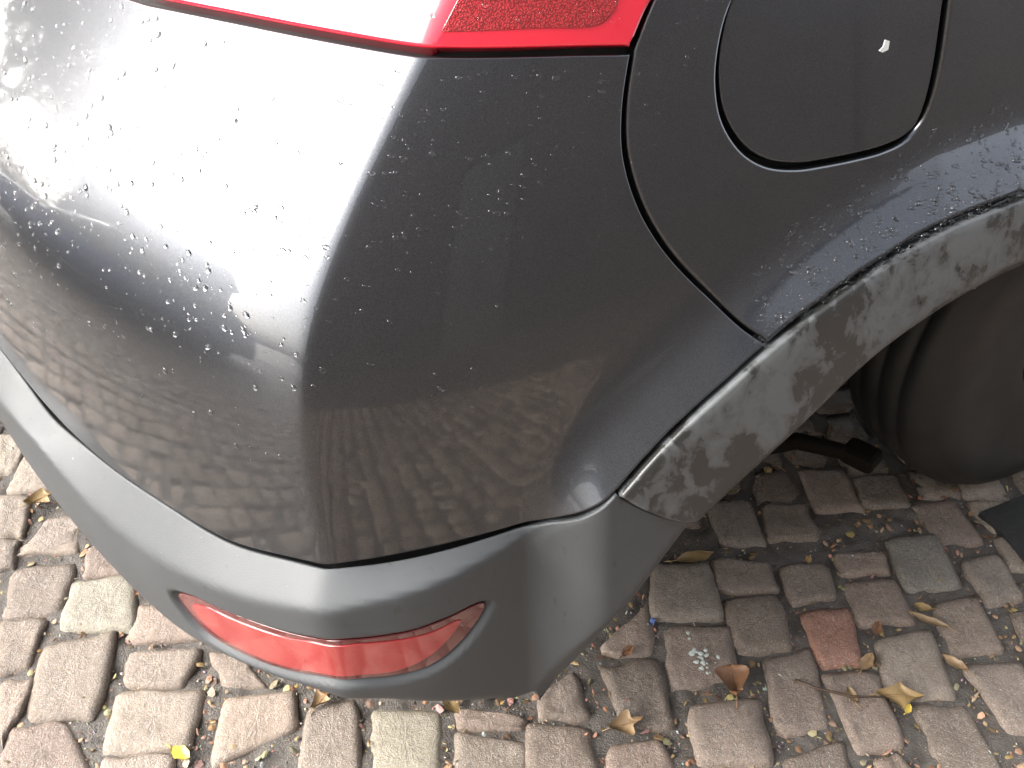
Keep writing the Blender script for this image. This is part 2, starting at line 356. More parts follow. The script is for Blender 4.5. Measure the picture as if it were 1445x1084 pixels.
def panel(name, outline, disp, mat, parent, step=.007, gap=.002, rim=.0024, depth=.02, holes=(), eps=1.2e-3):
    """outer panel on the body surface: triangulated inside its outline, rounded rims turned inwards"""
    loops = [inset(outline, gap + rim)] + [inset(h, -(gap + rim)) for h in holes]
    lo, hi = loops[0].min(0), loops[0].max(0)
    gx, gy = np.meshgrid(np.arange(lo[0], hi[0], step), np.arange(lo[1], hi[1], step*.866))
    gx[1::2] += step/2
    G = np.stack([gx.ravel(), gy.ravel()], -1)
    k = inside(G, loops[0])
    for h in loops[1:]: k &= ~inside(G, h)
    G = G[k]
    allb = np.vstack(loops); G = G[~near(G, allb, step*.55)]
    vs_ = [tuple(p) for p in np.vstack([allb, G])]
    ed = []; o = 0
    for lp in loops:
        n = len(lp); ed += [(o+i, o+(i+1) % n) for i in range(n)]; o += n
    V, E_, F, ov, _, _ = delaunay_2d_cdt([Vector(v) for v in vs_], ed, [], 0, 1e-7)
    V = np.array([tuple(v) for v in V]); F = np.array([f for f in F if len(f) == 3])
    c = V[F].mean(1); k = inside(c, loops[0])
    for h in loops[1:]: k &= ~inside(c, h)
    F = F[k]
    def P3(q): return base(q[:, 0], q[:, 1], flare(q[:, 0], q[:, 1]) + disp(q[:, 0], q[:, 1]))
    def N3(q):
        e = eps; a = np.array([e, 0]); b = np.array([0, e])
        n = np.cross(P3(q+a) - P3(q-a), P3(q+b) - P3(q-b)); return n/np.linalg.norm(n, axis=1)[:, None]
    P = P3(V); N = N3(V)
    tri = P[F]; fn = np.cross(tri[:, 1]-tri[:, 0], tri[:, 2]-tri[:, 0])
    flip = (fn*N[F[:, 0]]).sum(1) < 0; F[flip] = F[flip][:, ::-1]
    verts = [P]; norms = [N]; faces = [tuple(f) for f in F]; base_i = len(P)
    for li, lp in enumerate(loops):
        n = len(lp); b3 = P3(lp); n3 = N3(lp)
        o2 = outward(lp)*(1 if li == 0 else -1)
        o3 = P3(lp + o2*1e-3) - b3; o3 -= (o3*n3).sum(1)[:, None]*n3; o3 /= np.linalg.norm(o3, axis=1)[:, None]
        rings = []
        for th_ in (0, 25, 50, 75, 90):
            t = math.radians(th_)
            verts.append(b3 + o3*rim*math.sin(t) - n3*rim*(1-math.cos(t))); norms.append(n3*math.cos(t) + o3*math.sin(t)); rings.append(base_i); base_i += n
        verts.append(b3 + o3*rim - n3*depth); norms.append(o3.copy()); rings.append(base_i); base_i += n
        ccw = (area2(lp) > 0) == (li == 0)
        for r0, r1 in zip(rings[:-1], rings[1:]):
            for i in range(n):
                j = (i+1) % n
                f = (r0+i, r0+j, r1+j, r1+i)
                faces.append(f[::-1] if ccw else f)
    return mesh_obj(name, np.vstack(verts), faces, mat, parent, True, np.vstack(norms))

# ------------------------------------------------ the car
car = empty('car', 'dark grey metallic car with rain drops and grey plastic lower trim, parked on the setts', 'car')
zero = lambda s, z: 0*s
seam = catmull(SEAM, 8); seam_far = catmull([SEAM[-1], (.88, .834), (1.02, .846), (1.16, .842), (1.32, .815), (1.46, .77), (1.6, .70)], 8)
low = catmull(BUMPER_LOW, 6); low = np.vstack([low[:30], soften(low[30:], .022)]); lamp_low = catmull(LAMP_LOW, 6); shut = catmull(SHUT, 6); lamp_r = catmull(LAMP_RIGHT, 6)
flap_arc = catmull(FLAP, 6)
W = lambda s: smooth01((np.asarray(s, float) - FS[0])/(FS[1] - FS[0]))

# painted bumper: lamp edge (right to left), far left end, lower seam (left to right), arch seam, shut line
b_top = np.vstack([lamp_low, [(-.42, 1.004), (-.6, 1.0), (-1.5, 1.0)]])
b_low = np.vstack([[(-1.5, .545), (-.8, .545)], low[::-1]])
bumper = panel('bumper', join(b_top, [(-1.5, 1.0), (-1.5, .545)], b_low, seam[:np.argmin(((seam-np.array(SHUT[-1]))**2).sum(1))+1], shut[::-1]), zero, MAT['paint'], car, step=.0065, gap=.0012)
# rear quarter panel with the opening of the fuel flap
flap_out = np.vstack([flap_arc, catmull([FLAP[-1], (.522, 1.045), (.50, 1.072), (.46, 1.09), (.39, 1.095), (.32, 1.088), (.278, 1.068), FLAP[0]], 6)[1:-1]])
flap_out = resample(flap_out, .006, True)
k0 = int(np.argmin(((seam-np.array(SHUT[-1]))**2).sum(1)))
q_out = join(lamp_r[::-1], shut, seam[k0:], seam_far, [(1.6, .70), (2.3, .70), (2.3, 1.28), (.30, 1.28), (.186, 1.0451)], step=.008)
quarter = panel('quarter_panel', q_out, zero, MAT['paint'], car, step=.010, holes=[flap_out], gap=.0006, rim=.0045)
panel('fuel_flap', flap_out, lambda s, z: 0*s - .0045, MAT['paint'], car, step=.010, gap=.001, rim=.003)
# tailgate and tail lamp
tailgate = panel('tailgate', join([(-.49, 1.008), (-1.5, 1.008), (-1.5, 1.3), (-.49, 1.3), (-.49, 1.008)], step=.02), zero, MAT['paint'], car, step=.03)
l_low = lamp_low + np.array([0, .0040])
l_r = lamp_r + np.array([-.0035, 0])
l_out = join(np.vstack([l_low[1:], [(-.36, 1.0105), (-.485, 1.0105)]]), [(-.485, 1.0105), (-.47, 1.16), (-.30, 1.27), (.10, 1.29), (.27, 1.26), l_r[-1]], l_r[::-1][:-3], [l_r[3], (.1845, 1.0175), l_low[1]])
lamp = empty('tail_lamp'); lamp.parent = car
panel('lamp_lens', l_out, lambda s, z: 0*s + .004, MAT['red'], lamp, step=.010, gap=.001, rim=.004, depth=.03)
pr_ = catmull(PRISM[:-2], 4)
panel('prism_panel', join(pr_, [PRISM[-3], (.012, 1.11), (.10, 1.15), (.165, 1.12), PRISM[0]], step=.005), lambda s, z: 0*s + .0052, MAT['prism'], lamp, step=.008, gap=.0, rim=.001, depth=.004)

# lower cladding of the bumper
ridge = soften(catmull(RIDGE, 6), .03); ridge_l = [tuple(p) for p in resample(np.vstack([[(-1.5, .50), (-.8, .50)], ridge[:-2], [(.30, .574), (.36, .58)]]), .005)]
low_l = [tuple(p) for p in resample(b_low, .005)]
wheel_side = catmull(WHEEL_SIDE, 6); clad_low = soften(catmull(CLAD_LOW, 6), .014)
arch_in = np.vstack([catmull(ARCH_IN, 8), catmull([ARCH_IN[-1], (.90, .755), (1.02, .765), (1.16, .76), (1.30, .735), (1.42, .69), (1.54, .61)], 8)[1:]])
inner_l = [tuple(p) for p in resample(np.vstack([wheel_side[::-1], arch_in]), .012)]
bottom_l = [tuple(p) for p in resample(np.vstack([clad_low, [(-.8, .43), (-1.5, .43)]]), .012)]
refl_out = resample(catmull(REFL_OUT, 5, True), .005, True)
ro_l = [tuple(p) for p in np.vstack([refl_out, refl_out[:1]])]
def softp(x, k): return k*np.logaddexp(0, x/k)
def chamfer(s, z):
    d = np.abs(seg_dist(s, z, inner_l))
    return -.75*softp(.024 - d, .0025)
def clad_face(s, z):
    ds = np.maximum(-seg_dist(s, z, low_l), 0); dr = seg_dist(s, z, ridge_l)
    t = np.where(dr > 0, ds/(ds + np.maximum(dr, 1e-5) + 1e-5), 1 + np.maximum(-dr, 0)/.045)
    g = t - softp(t - 1, .06)
    w = smooth01((np.asarray(s, float) - .07)/.19)
    off = -.002 + .036*g*(1 - w) + .002*w - .05*softp(-dr - .004, .004)*(1 - w)
    off = off + chamfer(s, z)*smooth01((np.asarray(s) - .17)/.06)
    db = np.abs(seg_dist(s, z, bottom_l)); off = off - .5*softp(.016 - db, .003)*(1 - smooth01((np.asarray(s)-.15)/.06))
    return off
def clad_disp(s, z):
    q = np.stack([s, z], -1)
    d = np.abs(seg_dist(s, z, ro_l)); ins = inside(q.reshape(-1, 2), refl_out).reshape(np.shape(s))
    sd = np.where(ins, d, -d)
    return clad_face(s, z) - .013*smooth01((sd + .012)/.012)*.75
split = catmull(SPLIT, 6)
clad = panel('lower_cladding', join(split, wheel_side, np.vstack([clad_low, [(-.8, .43), (-1.5, .43)]]), [(-1.5, .43), (-1.5, .545)], b_low), clad_disp, MAT['plastic'], car, step=.005, gap=.0012, rim=.0025, depth=.03, eps=2.5e-3)
rf = empty('reflector'); rf.parent = car
panel('reflector_rim', refl_out, lambda s, z: clad_face(s, z) - .0055, MAT['refl'], rf, step=.006, gap=-.001, rim=.0012, depth=.008)
panel('reflector_face', resample(catmull(REFL_IN, 5, True), .005, True), lambda s, z: clad_face(s, z) - .0042, MAT['refl_in'], rf, step=.006, gap=0, rim=.0006, depth=.006)
# arch trim
def trim_disp(s, z):
    dse = np.maximum(-seg_dist(s, z, FLINE_N), 0)
    return .004 + .004*(1 - np.exp(-dse/.006)) + chamfer(s, z)*1.0
trim = panel('arch_trim', join(np.vstack([seam, seam_far[1:]]), [(1.6, .70), (1.54, .61)], arch_in[::-1], split[::-1]), trim_disp, MAT['trim'], car, step=.0065, gap=.0014, rim=.0042, depth=.03)

# black structure behind the gaps, wheel housing, floor, added light-blocking boxes
panel('inner_structure', join([(-1.5, 1.28), (-1.5, .48), (.16, .50), (.27, .53), (.33, .655)], np.vstack([seam[3:]+np.array([0, .03]), seam_far[1:]+np.array([0, .03])]), [(1.6, .73), (2.3, .73), (2.3, 1.27), (-1.5, 1.28)], step=.02), lambda s, z: 0*s - .024, MAT['black'], car, step=.03, depth=.02)
a3 = base(arch_in[:, 0], arch_in[:, 1], flare(arch_in[:, 0], arch_in[:, 1]) - .03)
rows = []
for t, up in ((0, 0), (.03, .02), (.10, .06), (.25, .08), (.45, .08)):
    r = a3.copy(); r[:, 1] += t; r[:, 2] += up; rows.append(r)
n = len(a3); Vw = np.vstack(rows)
Fw = [(i*n+j, i*n+j+1, (i+1)*n+j+1, (i+1)*n+j) for i in range(4) for j in range(n-1)]
mesh_obj('wheel_housing', Vw, Fw, MAT['black'], car)
bm = bmesh.new()
bm_box(bm, (1.15, .62, .62), (1.5, .02, .70)); bm_box(bm, (.30, .80, .50), (.55, 1.0, .04)); bm_box(bm, (1.6, 1.15, .34), (3.2, 1.05, .05))
bm_box(bm, (.62, .42, .60), (.02, .42, .40)); bm_box(bm, (1.9, .5, .55), (.02, .6, .5)); bm_box(bm, (2.5, .6, .32), (1.2, 1.2, .05))
bm_box(bm, (.62, .98, .29), (.80, 1.1, .30)); bm_box(bm, (.45, .33, .29), (.34, .25, .30)); bm_box(bm, (1.45, .95, .33), (.12, 1.3, .10)); bm_box(bm, (2.6, .12, .40), (1.6, .06, .42)); bm_box(bm, (1.4, 1.66, .45), (2.9, .06, .60)); bm_box(bm, (1.5, .47, .30), (.3, .16, .18))  # boxes added out of view to block light under the car
bm_obj('underbody_and_blockers', bm, MAT['black'], car)
# upper body closing the cabin
def ring(z, off): 
    s = np.linspace(-1.5, 2.3, 60); return base(s, 0*s+z, off)
r0 = ring(1.275, -.004); r1 = ring(1.30, -.03); r2 = r1.copy(); r2[:, 2] = 1.62; cxy = np.array([1.9, .95]); r2[:, :2] += (cxy - r2[:, :2])*.22
r3 = r2.copy(); r3[:, 2] = 1.68; r3[:, :2] += (cxy - r3[:, :2])*.12
n = 60
mesh_obj('cabin_glass', np.vstack([r0, r1, r2]), [(i*n+j, i*n+j+1, (i+1)*n+j+1, (i+1)*n+j) for i in range(2) for j in range(n-1)], m_glass_dark(), car)
mesh_obj('roof', np.vstack([r2, r3, [[1.9, .95, 1.70]]]), [(j, j+1, n+j+1, n+j) for j in range(n-1)] + [(n+j, n+j+1, 2*n) for j in range(n-1)] + [(2*n-1, n, 2*n)], MAT['paint'], car)

# suspension arm seen through the wheel opening
sm = m_metal('rusty_suspension_steel', (.02, .017, .014), .8)
arm = tube('suspension_arm', [(p[0], p[1] + .10, p[2]) for p in ARM], [.010, .014, .015, .015, .014, .012], sm, car, 10)
bm = bmesh.new(); bm_box(bm, (ARM[-1][0]+.01, ARM[-1][1] + .10, .218), (.05, .06, .03), .010, .4); bm_obj('suspension_bush', bm, sm, car)

# rear wheel
wh = empty('wheel', loc=(1.44, .13, .385)); wh.parent = car
def lathe_y(name, prof, mat, parent, n=72):
    V = []; F = []; m = len(prof)
    for k in range(n):
        an = 2*math.pi*k/n
        for r, y in prof: V.append((r*math.cos(an), y, r*math.sin(an)))
    for k in range(n):
        for i in range(m-1):
            F.append((k*m+i, ((k+1) % n)*m+i, ((k+1) % n)*m+i+1, k*m+i+1))
    return mesh_obj(name, V, F, mat, parent)
lathe_y('tyre', [(.155, .20), (.32, .205), (.358, .195), (.377, .175), (.382, .150), (.380, .148), (.380, .140), (.383, .138), (.385, .105), (.382, .103), (.382, .095), (.385, .093), (.383, .062), (.380, .060), (.380, .052), (.382, .050), (.377, .03), (.362, .012), (.345, .004), (.343, .002), (.32, -.002), (.29, -.003), (.287, -.001), (.20, .0), (.165, .006), (.155, .012)], MAT['rubber'], wh)
lathe_y('rim', [(.156, .19), (.148, .18), (.145, .05), (.147, .02), (.156, .012), (.153, .008), (.142, .016), (.14, .03)], m_metal('dark_steel_wheel', (.05, .05, .05), .5), wh)
for k in range(5):
    an = 2*math.pi*k/5 + .3
    sp = box_obj('spoke', (0, 0, 0), (.10, .03, .05), bpy.data.materials['dark_steel_wheel'], wh, .008)
    sp.location = (.09*math.cos(an), .03, .09*math.sin(an)); sp.rotation_euler = (0, -an, 0)
lathe_y('hub_cap', [(.0, .01), (.05, .012), (.06, .02), (.06, .05)], bpy.data.materials['dark_steel_wheel'], wh, 24)

# rain drops: countless, one piece per panel
def drops(name, parent, poly, num, rmin, rmax, disp, dens=None, mat=None):
    lo, hi = np.min(poly, 0), np.max(poly, 0); V = []; F = []; tries = 0; cnt = 0
    Q = RNG.uniform(lo, hi, (num*12, 2)); Q = Q[inside(Q, np.asarray(poly))]
    if dens is not None: Q = Q[RNG.random(len(Q)) < dens(Q[:, 0], Q[:, 1])]
    Q = Q[:num]
    if not len(Q): return
    def P3(q): return base(q[:, 0], q[:, 1], flare(q[:, 0], q[:, 1]) + disp(q[:, 0], q[:, 1]))
    e = 1e-3; P = P3(Q); A = P3(Q + np.array([e, 0])) - P; B = P3(Q + np.array([0, e])) - P
    A /= np.linalg.norm(A, axis=1)[:, None]; N = np.cross(A, B); N /= np.linalg.norm(N, axis=1)[:, None]; B = np.cross(N, A)
    m = 8
    for i in range(len(Q)):
        r = rmin + (rmax - rmin)*RNG.random()**3; el = 1 + .6*RNG.random(); h = r*RNG.uniform(.35, .6); tw = RNG.uniform(-.5, .5)
        ax = A[i]*math.cos(tw) + B[i]*math.sin(tw); bx = B[i]*math.cos(tw) - A[i]*math.sin(tw)
        o = len(V); w = 1 + .22*RNG.standard_normal(m)
        for rr, hh in ((1, -.0003), (.85, h*.55), (.5, h*.9)):
            for k in range(m):
                an = 2*math.pi*k/m
                V.append(P[i] + ax*math.cos(an)*r*rr*el*(w[k]*.5+.5) + bx*math.sin(an)*r*rr*(w[k]*.5+.5) + N[i]*hh)
        V.append(P[i] + N[i]*h)
        for q in range(2):
            for k in range(m): F.append((o+q*m+k, o+q*m+(k+1) % m, o+(q+1)*m+(k+1) % m, o+(q+1)*m+k))
        for k in range(m): F.append((o+2*m+k, o+2*m+(k+1) % m, o+3*m))
    return tag(mesh_obj(name, V, F, mat or MAT['water'], parent), kind='stuff')
rear = [(-.6, .66), (.02, .66), (.03, 1.005), (-.6, 1.0)]
drops('rain_drops', bumper, rear, 1100, .0007, .0034, zero, lambda s, z: .25 + .75*smooth01((z-.72)/.12)*(1-.6*smooth01((z-.93)/.05)))
drops('rain_drops', bumper, [(.02, .70), (.185, .72), (.185, 1.0), (.02, 1.005)], 330, .0005, .0028, zero, lambda s, z: .15 + .85*smooth01((z-.80)/.12)*(1 - .5*smooth01((s-.02)/.05)))
drops('rain_drops', quarter, [(.22, .86), (.27, .86), (.262, 1.05), (.20, 1.05)], 45, .0006, .0022, zero)
drops('rain_drops', quarter, [(.44, .745), (.50, .77), (.60, .806), (.76, .836), (.80, .93), (.60, .90), (.45, .83)], 1100, .0008, .0032, zero, lambda s, z: np.exp(-np.maximum(seg_dist(s, z, FLINE_N), 0)/.028))
drops('rain_drops', lamp, [(-.25, 1.03), (.16, 1.03), (.16, 1.10), (-.25, 1.10)], 240, .0006, .0020, lambda s, z: 0*s + .0064)
drops('rain_drops', trim, [(.55, .70), (.80, .75), (.80, .80), (.60, .78)], 160, .0007, .0030, trim_disp)
drops('rain_drops', clad, [(-.5, .50), (.25, .56), (.25, .50), (-.5, .46)], 25, .0006, .0016, clad_disp)

# pale paint chip on the fuel flap
cq = np.array(CHIP); cp3 = base(cq[:, 0], cq[:, 1], flare(cq[:, 0], cq[:, 1]) - .0035); cb3 = base(cq[:, 0], cq[:, 1], flare(cq[:, 0], cq[:, 1]) - .006)
k = len(cq); mesh_obj('paint_chip', np.vstack([cp3, cb3]), [tuple(range(k))] + [(i, i+k, (i+1) % k+k, (i+1) % k) for i in range(k)], m_plain('pale_chip', (.5, .52, .5), (.62, .64, .62), 90, .7, 0), car, False)
# ------------------------------------------------ paving of granite setts
def soil_sheet():
    # bedding dirt: one sheet, uneven where the joints are seen
    xs = np.concatenate([[-9, -4, -1.2], np.arange(-.62, 1.75, .0075), [2.4, 5, 9]]); ys = np.concatenate([[-9, -3, -.8], np.arange(-.42, 1.30, .0075), [2, 6, 12]])
    X, Y = np.meshgrid(xs, ys, indexing='ij'); r = np.random.default_rng(3)
    Z = np.full(X.shape, -.0055)
    for k in range(60):
        f_ = r.uniform(15, 170); an = r.random()*6.28; Z += .0009*np.sin(f_*(X*math.cos(an) + Y*math.sin(an)) + r.random()*6.28)*.42
    Z += r.standard_normal(X.shape)*.0005
    Z = np.minimum(Z, -.0032)
    a, b = X.shape; I = np.arange(a*b).reshape(a, b)
    F = np.stack([I[:-1, :-1], I[1:, :-1], I[1:, 1:], I[:-1, 1:]], -1).reshape(-1, 4)
    return np.stack([X, Y, Z], -1).reshape(-1, 3), F
sv, sf = soil_sheet()
paving = tag(mesh_obj('pavement', sv, sf, MAT['soil'], None, True), kind='structure')
E1 = np.array([math.cos(math.radians(-22.2)), math.sin(math.radians(-22.2))]); E2 = np.array([math.cos(math.radians(67.8)), math.sin(math.radians(67.8))])
TINTS = [(.262, .200, .156), (.246, .184, .140), (.195, .144, .106), (.236, .186, .143), (.28, .218, .172), (.175, .132, .099), (.258, .206, .160), (.222, .158, .120)]
def grid_vals(n, amp, seed):
    r = np.random.default_rng(seed); a = r.standard_normal((4, 4))*amp
    u = np.linspace(0, 3, n); i = np.minimum(u.astype(int), 2); f = u - i; f = f*f*(3-2*f)
    b = a[i]*(1-f)[:, None] + a[i+1]*f[:, None]
    return b[:, i]*(1-f)[None] + b[:, i+1]*f[None]
def sett_mesh(quad, n, seed, z0):
    q = np.array(quad, float); r = np.random.default_rng(seed)
    if np.sum(q[:, 0]*np.roll(q[:, 1], -1) - np.roll(q[:, 0], -1)*q[:, 1]) < 0: q = q[::-1]
    c = q.mean(0); size = math.sqrt(abs(.5*np.sum(q[:, 0]*np.roll(q[:, 1], -1) - np.roll(q[:, 0], -1)*q[:, 1])))
    u = np.linspace(0, 1, n); U, Wv = np.meshgrid(u, u, indexing='ij')
    # round the corners: pull the square grid towards a superellipse
    a, b = 2*U-1, 2*Wv-1; m = np.maximum(abs(a), abs(b)) + 1e-9; L = (abs(a)**11 + abs(b)**11)**(1/11.) + 1e-9
    k = m/L; k = 1 + (k-1)*.9; a, b = a*k, b*k; U, Wv = (a+1)/2, (b+1)/2
    P = (q[0]*((1-U)*(1-Wv))[..., None] + q[1]*(U*(1-Wv))[..., None] + q[2]*(U*Wv)[..., None] + q[3]*((1-U)*Wv)[..., None])
    edge = np.minimum(np.minimum(u, 1-u)[:, None], np.minimum(u, 1-u)[None, :])*size
    wob = np.stack([grid_vals(n, .0020, seed*3+1), grid_vals(n, .0020, seed*3+2)], -1)
    P = P + wob*(edge < .02)[..., None]
    Z = z0 + grid_vals(n, .0016, seed*3) - .0065*np.exp(-edge/.0026) + (r.standard_normal((n, n))*.0005)
    tl = r.standard_normal(2)*.018; Z = Z + (P[..., 0]-c[0])*tl[0] + (P[..., 1]-c[1])*tl[1]
    V = np.concatenate([P - c, Z[..., None]], -1).reshape(-1, 3)
    F = [(i*n+j, (i+1)*n+j, (i+1)*n+j+1, i*n+j+1) for i in range(n-1) for j in range(n-1)]
    bd = [i*n for i in range(n)] + [(n-1)*n+j for j in range(1, n)] + [i*n+n-1 for i in range(n-2, -1, -1)] + [j for j in range(n-2, 0, -1)]
    o = len(V); sk = V[bd].copy(); sk[:, 2] = -.03; sk[:, :2] *= 1.02
    V = np.vstack([V, sk]); m = len(bd)
    F += [(bd[i], o+i, o+(i+1) % m, bd[(i+1) % m]) for i in range(m)]
    return V, F, c
def poly_hit(a, b):
    # convex quads overlap (separating axis)
    for p, q in ((a, b), (b, a)):
        for i in range(len(p)):
            e = p[(i+1) % len(p)] - p[i]; n_ = np.array([e[1], -e[0]])
            pa, pb = p@n_, q@n_
            if pa.max() <= pb.min() or pb.max() <= pa.min(): return False
    return True
traced = [np.array(s).mean(0) + (np.array(s) - np.array(s).mean(0))*1.19 for s in STONES[1:]]
# running-bond filler round the traced setts
fill = []
shr = [t.mean(0) + (t - t.mean(0))*.90 for t in traced]
cen = np.array([t.mean(0) for t in traced])
CP, RP = .101, .098
for i in range(-62, 66):
    y = -6.4 + RNG.random()*.1
    while y < 6.4:
        ln = RNG.uniform(.078, .118)
        w = CP*RNG.uniform(.93, 1.0); x = i*CP + RNG.normal()*.006
        p0 = E1*x + E2*y
        c = p0 + E2*ln/2
        if -5.5 < c[0] < 6.0 and -5.0 < c[1] < 6.5:
            hw, hl = w/2, ln/2 - .001
            q = np.array([c - E1*hw - E2*hl, c + E1*hw - E2*hl, c + E1*hw + E2*hl, c - E1*hw + E2*hl]) + RNG.normal(size=(4, 2))*.0055
            dd = ((cen - c)**2).sum(1)
            if not any(dd[k] < .04 and poly_hit(q, shr[k]) for k in np.nonzero(dd < .04)[0]): fill.append(q)
        y += ln
ca, sa = math.cos(math.radians(CAM_HEADING)), math.sin(math.radians(CAM_HEADING))
cp_, sp_ = math.cos(math.radians(CAM_PITCH)), math.sin(math.radians(CAM_PITCH))
def to_px(p):
    d = np.array([p[0], p[1], 0]) - np.array(CAM_POS)
    fw = np.array([sa*cp_, ca*cp_, -sp_]); rt = np.array([ca, -sa, 0]); up = np.cross(rt, fw)
    w = d@fw; return (722.5 + 1300*(d@rt)/w, 542 - 1300*(d@up)/w) if w > .05 else (-9e3, 0)
near_q = [(q, True) for q in traced]
far_q = []
for q in fill:
    px = to_px(q.mean(0))
    vis = -70 < px[0] < 1515 and 560 < px[1] < 1150 and (px[1] > 690 or px[0] < 300)
    if vis and not (px[0] > 250 and px[0] < 700 and px[1] < 900): near_q.append((q, False))
    else: far_q.append(q)
near_q = near_q[:300]
SPECIAL = {29: (.31, .145, .09), 3: (.28, .25, .19), 13: (.24, .215, .155), 35: (.19, .17, .135)}
setts = []
for k, (q, tr) in enumerate(near_q):
    V, F, c = sett_mesh(q, 13, 100+k, .003 + RNG.normal()*.0016)
    o = mesh_obj('sett', V, F, MAT['sett'], paving); o.location = (c[0], c[1], 0)
    t = SPECIAL.get(k, TINTS[RNG.integers(len(TINTS))]); br = RNG.uniform(.82, 1.15); o.color = (*[v*br*RNG.uniform(.985, 1.015) for v in t], 1)
    setts.append(o)
V_, F_, T_ = [], [], []
for k, q in enumerate(far_q):
    V, F, c = sett_mesh(q, 5, 5000+k, RNG.normal()*.002); o = len(V_)
    V[:, :2] += c; V_ += list(V); F_ += [tuple(o+i for i in f) for f in F]
    t = TINTS[RNG.integers(len(TINTS))]; T_ += [(*t, 1)]*len(V)
far = mesh_obj('setts', V_, F_, MAT['far'], paving); tag(far, kind='stuff')
at = far.data.color_attributes.new('tint', 'FLOAT_COLOR', 'POINT'); at.data.foreach_set('color', np.array(T_, np.float32).ravel())
gr = tag(mesh_obj('ground', [(-120, -120, -.03), (120, -120, -.03), (120, 120, -.03), (-120, 120, -.03)], [(0, 1, 2, 3)], m_plain('distant_cobbles', (.13, .105, .09), (.24, .195, .17), 9, .22, .25), None, False), kind='structure')

# pale lichen on one sett, flat dark patch beside the tyre
lv = []; lf = []
for k in range(26):
    x, y = LICHEN[0] + RNG.normal()*.012, LICHEN[1] + RNG.normal()*.017; r = RNG.uniform(.0015, .005); o = len(lv)
    for j in range(7):
        an = 2*math.pi*j/7; rr = r*RNG.uniform(.6, 1.3); lv.append((x+rr*math.cos(an), y+rr*math.sin(an), .0065))
    lv.append((x, y, .008)); lf += [(o+j, o+(j+1) % 7, o+7) for j in range(7)]
tag(mesh_obj('lichen', lv, lf, m_plain('pale_lichen', (.45, .50, .46), (.6, .64, .58), 200, .9, .2), paving), kind='stuff')
pv = [(x, y, .010) for x, y in PATCH]; pb = [(x, y, -.02) for x, y in PATCH]; n = len(pv)
patch = mesh_obj('dark_patch', pv + pb, [tuple(range(n))] + [(i, i+n, (i+1) % n+n, (i+1) % n) for i in range(n)], m_plain('dark_patch_surface', (.020, .020, .019), (.034, .033, .031), 20, .45, .5), None, False)
tag(patch, kind='structure')

# ------------------------------------------------ joint litter, dead leaves, twigs
quads_all = [q for q, _ in near_q]; cen_all = np.array([q.mean(0) for q in quads_all])
def in_sett(p):
    for k in np.nonzero(((cen_all - p)**2).sum(1) < .01)[0]:
        q = quads_all[k]; s = None; ok = True
        for i in range(4):
            e = q[(i+1) % 4]-q[i]; w = p - q[i]; cr = e[0]*w[1]-e[1]*w[0]
            if s is None: s = cr > 0
            elif (cr > 0) != s: ok = False; break
        if ok: return True
    return False
def litter(name, num, keep, cols, rmin, rmax, zr, flat):
    V, F, T = [], [], []; c = 0
    while c < num:
        px, py = RNG.uniform(-40, 1490), RNG.uniform(560, 1100)
        d = np.array([sa*cp_, ca*cp_, -sp_]) + (px-722.5)/1300*np.array([ca, -sa, 0]) + (542-py)/1300*np.cross(np.array([ca, -sa, 0]), np.array([sa*cp_, ca*cp_, -sp_]))
        p = (np.array(CAM_POS) - d*CAM_POS[2]/d[2])[:2]
        s = in_sett(p)
        if s and RNG.random() > keep: continue
        c += 1
        r = rmin + (rmax-rmin)*RNG.random()**2.5; o = len(V); z = .003 if s else RNG.uniform(*zr)
        an0 = RNG.random()*6.3; el = RNG.uniform(.3, 1); col = cols[RNG.integers(len(cols))]; tx_, ty_ = RNG.normal(size=2)*.35
        m = 6
        for j in range(m):
            an = 2*math.pi*j/m; rr = r*RNG.uniform(.7, 1.25); x, y = rr*math.cos(an), rr*math.sin(an)*el
            x, y = x*math.cos(an0)-y*math.sin(an0), x*math.sin(an0)+y*math.cos(an0)
            V.append((p[0]+x, p[1]+y, z + x*tx_ + y*ty_))
        V.append((p[0], p[1], z + r*flat)); F += [(o+j, o+(j+1) % m, o+6) for j in range(m)]
        T += [(*[v*RNG.uniform(.75, 1.2) for v in col], 1)]*7
    o = tag(mesh_obj(name, V, F, MAT['litter'], None, False), kind='stuff')
    at = o.data.color_attributes.new('tint', 'FLOAT_COLOR', 'POINT'); at.data.foreach_set('color', np.array(T, np.float32).ravel())
    return o
litter('leaf_litter', 4200, .010, [(.26, .16, .08), (.20, .12, .06), (.34, .24, .12), (.14, .085, .05), (.30, .2, .13)], .0012, .0085, (-.006, .001), .2)
litter('grit', 2600, .03, [(.30, .27, .24), (.22, .19, .17), (.12, .10, .09), (.45, .43, .40)], .0008, .0036, (-.006, -.003), .7)

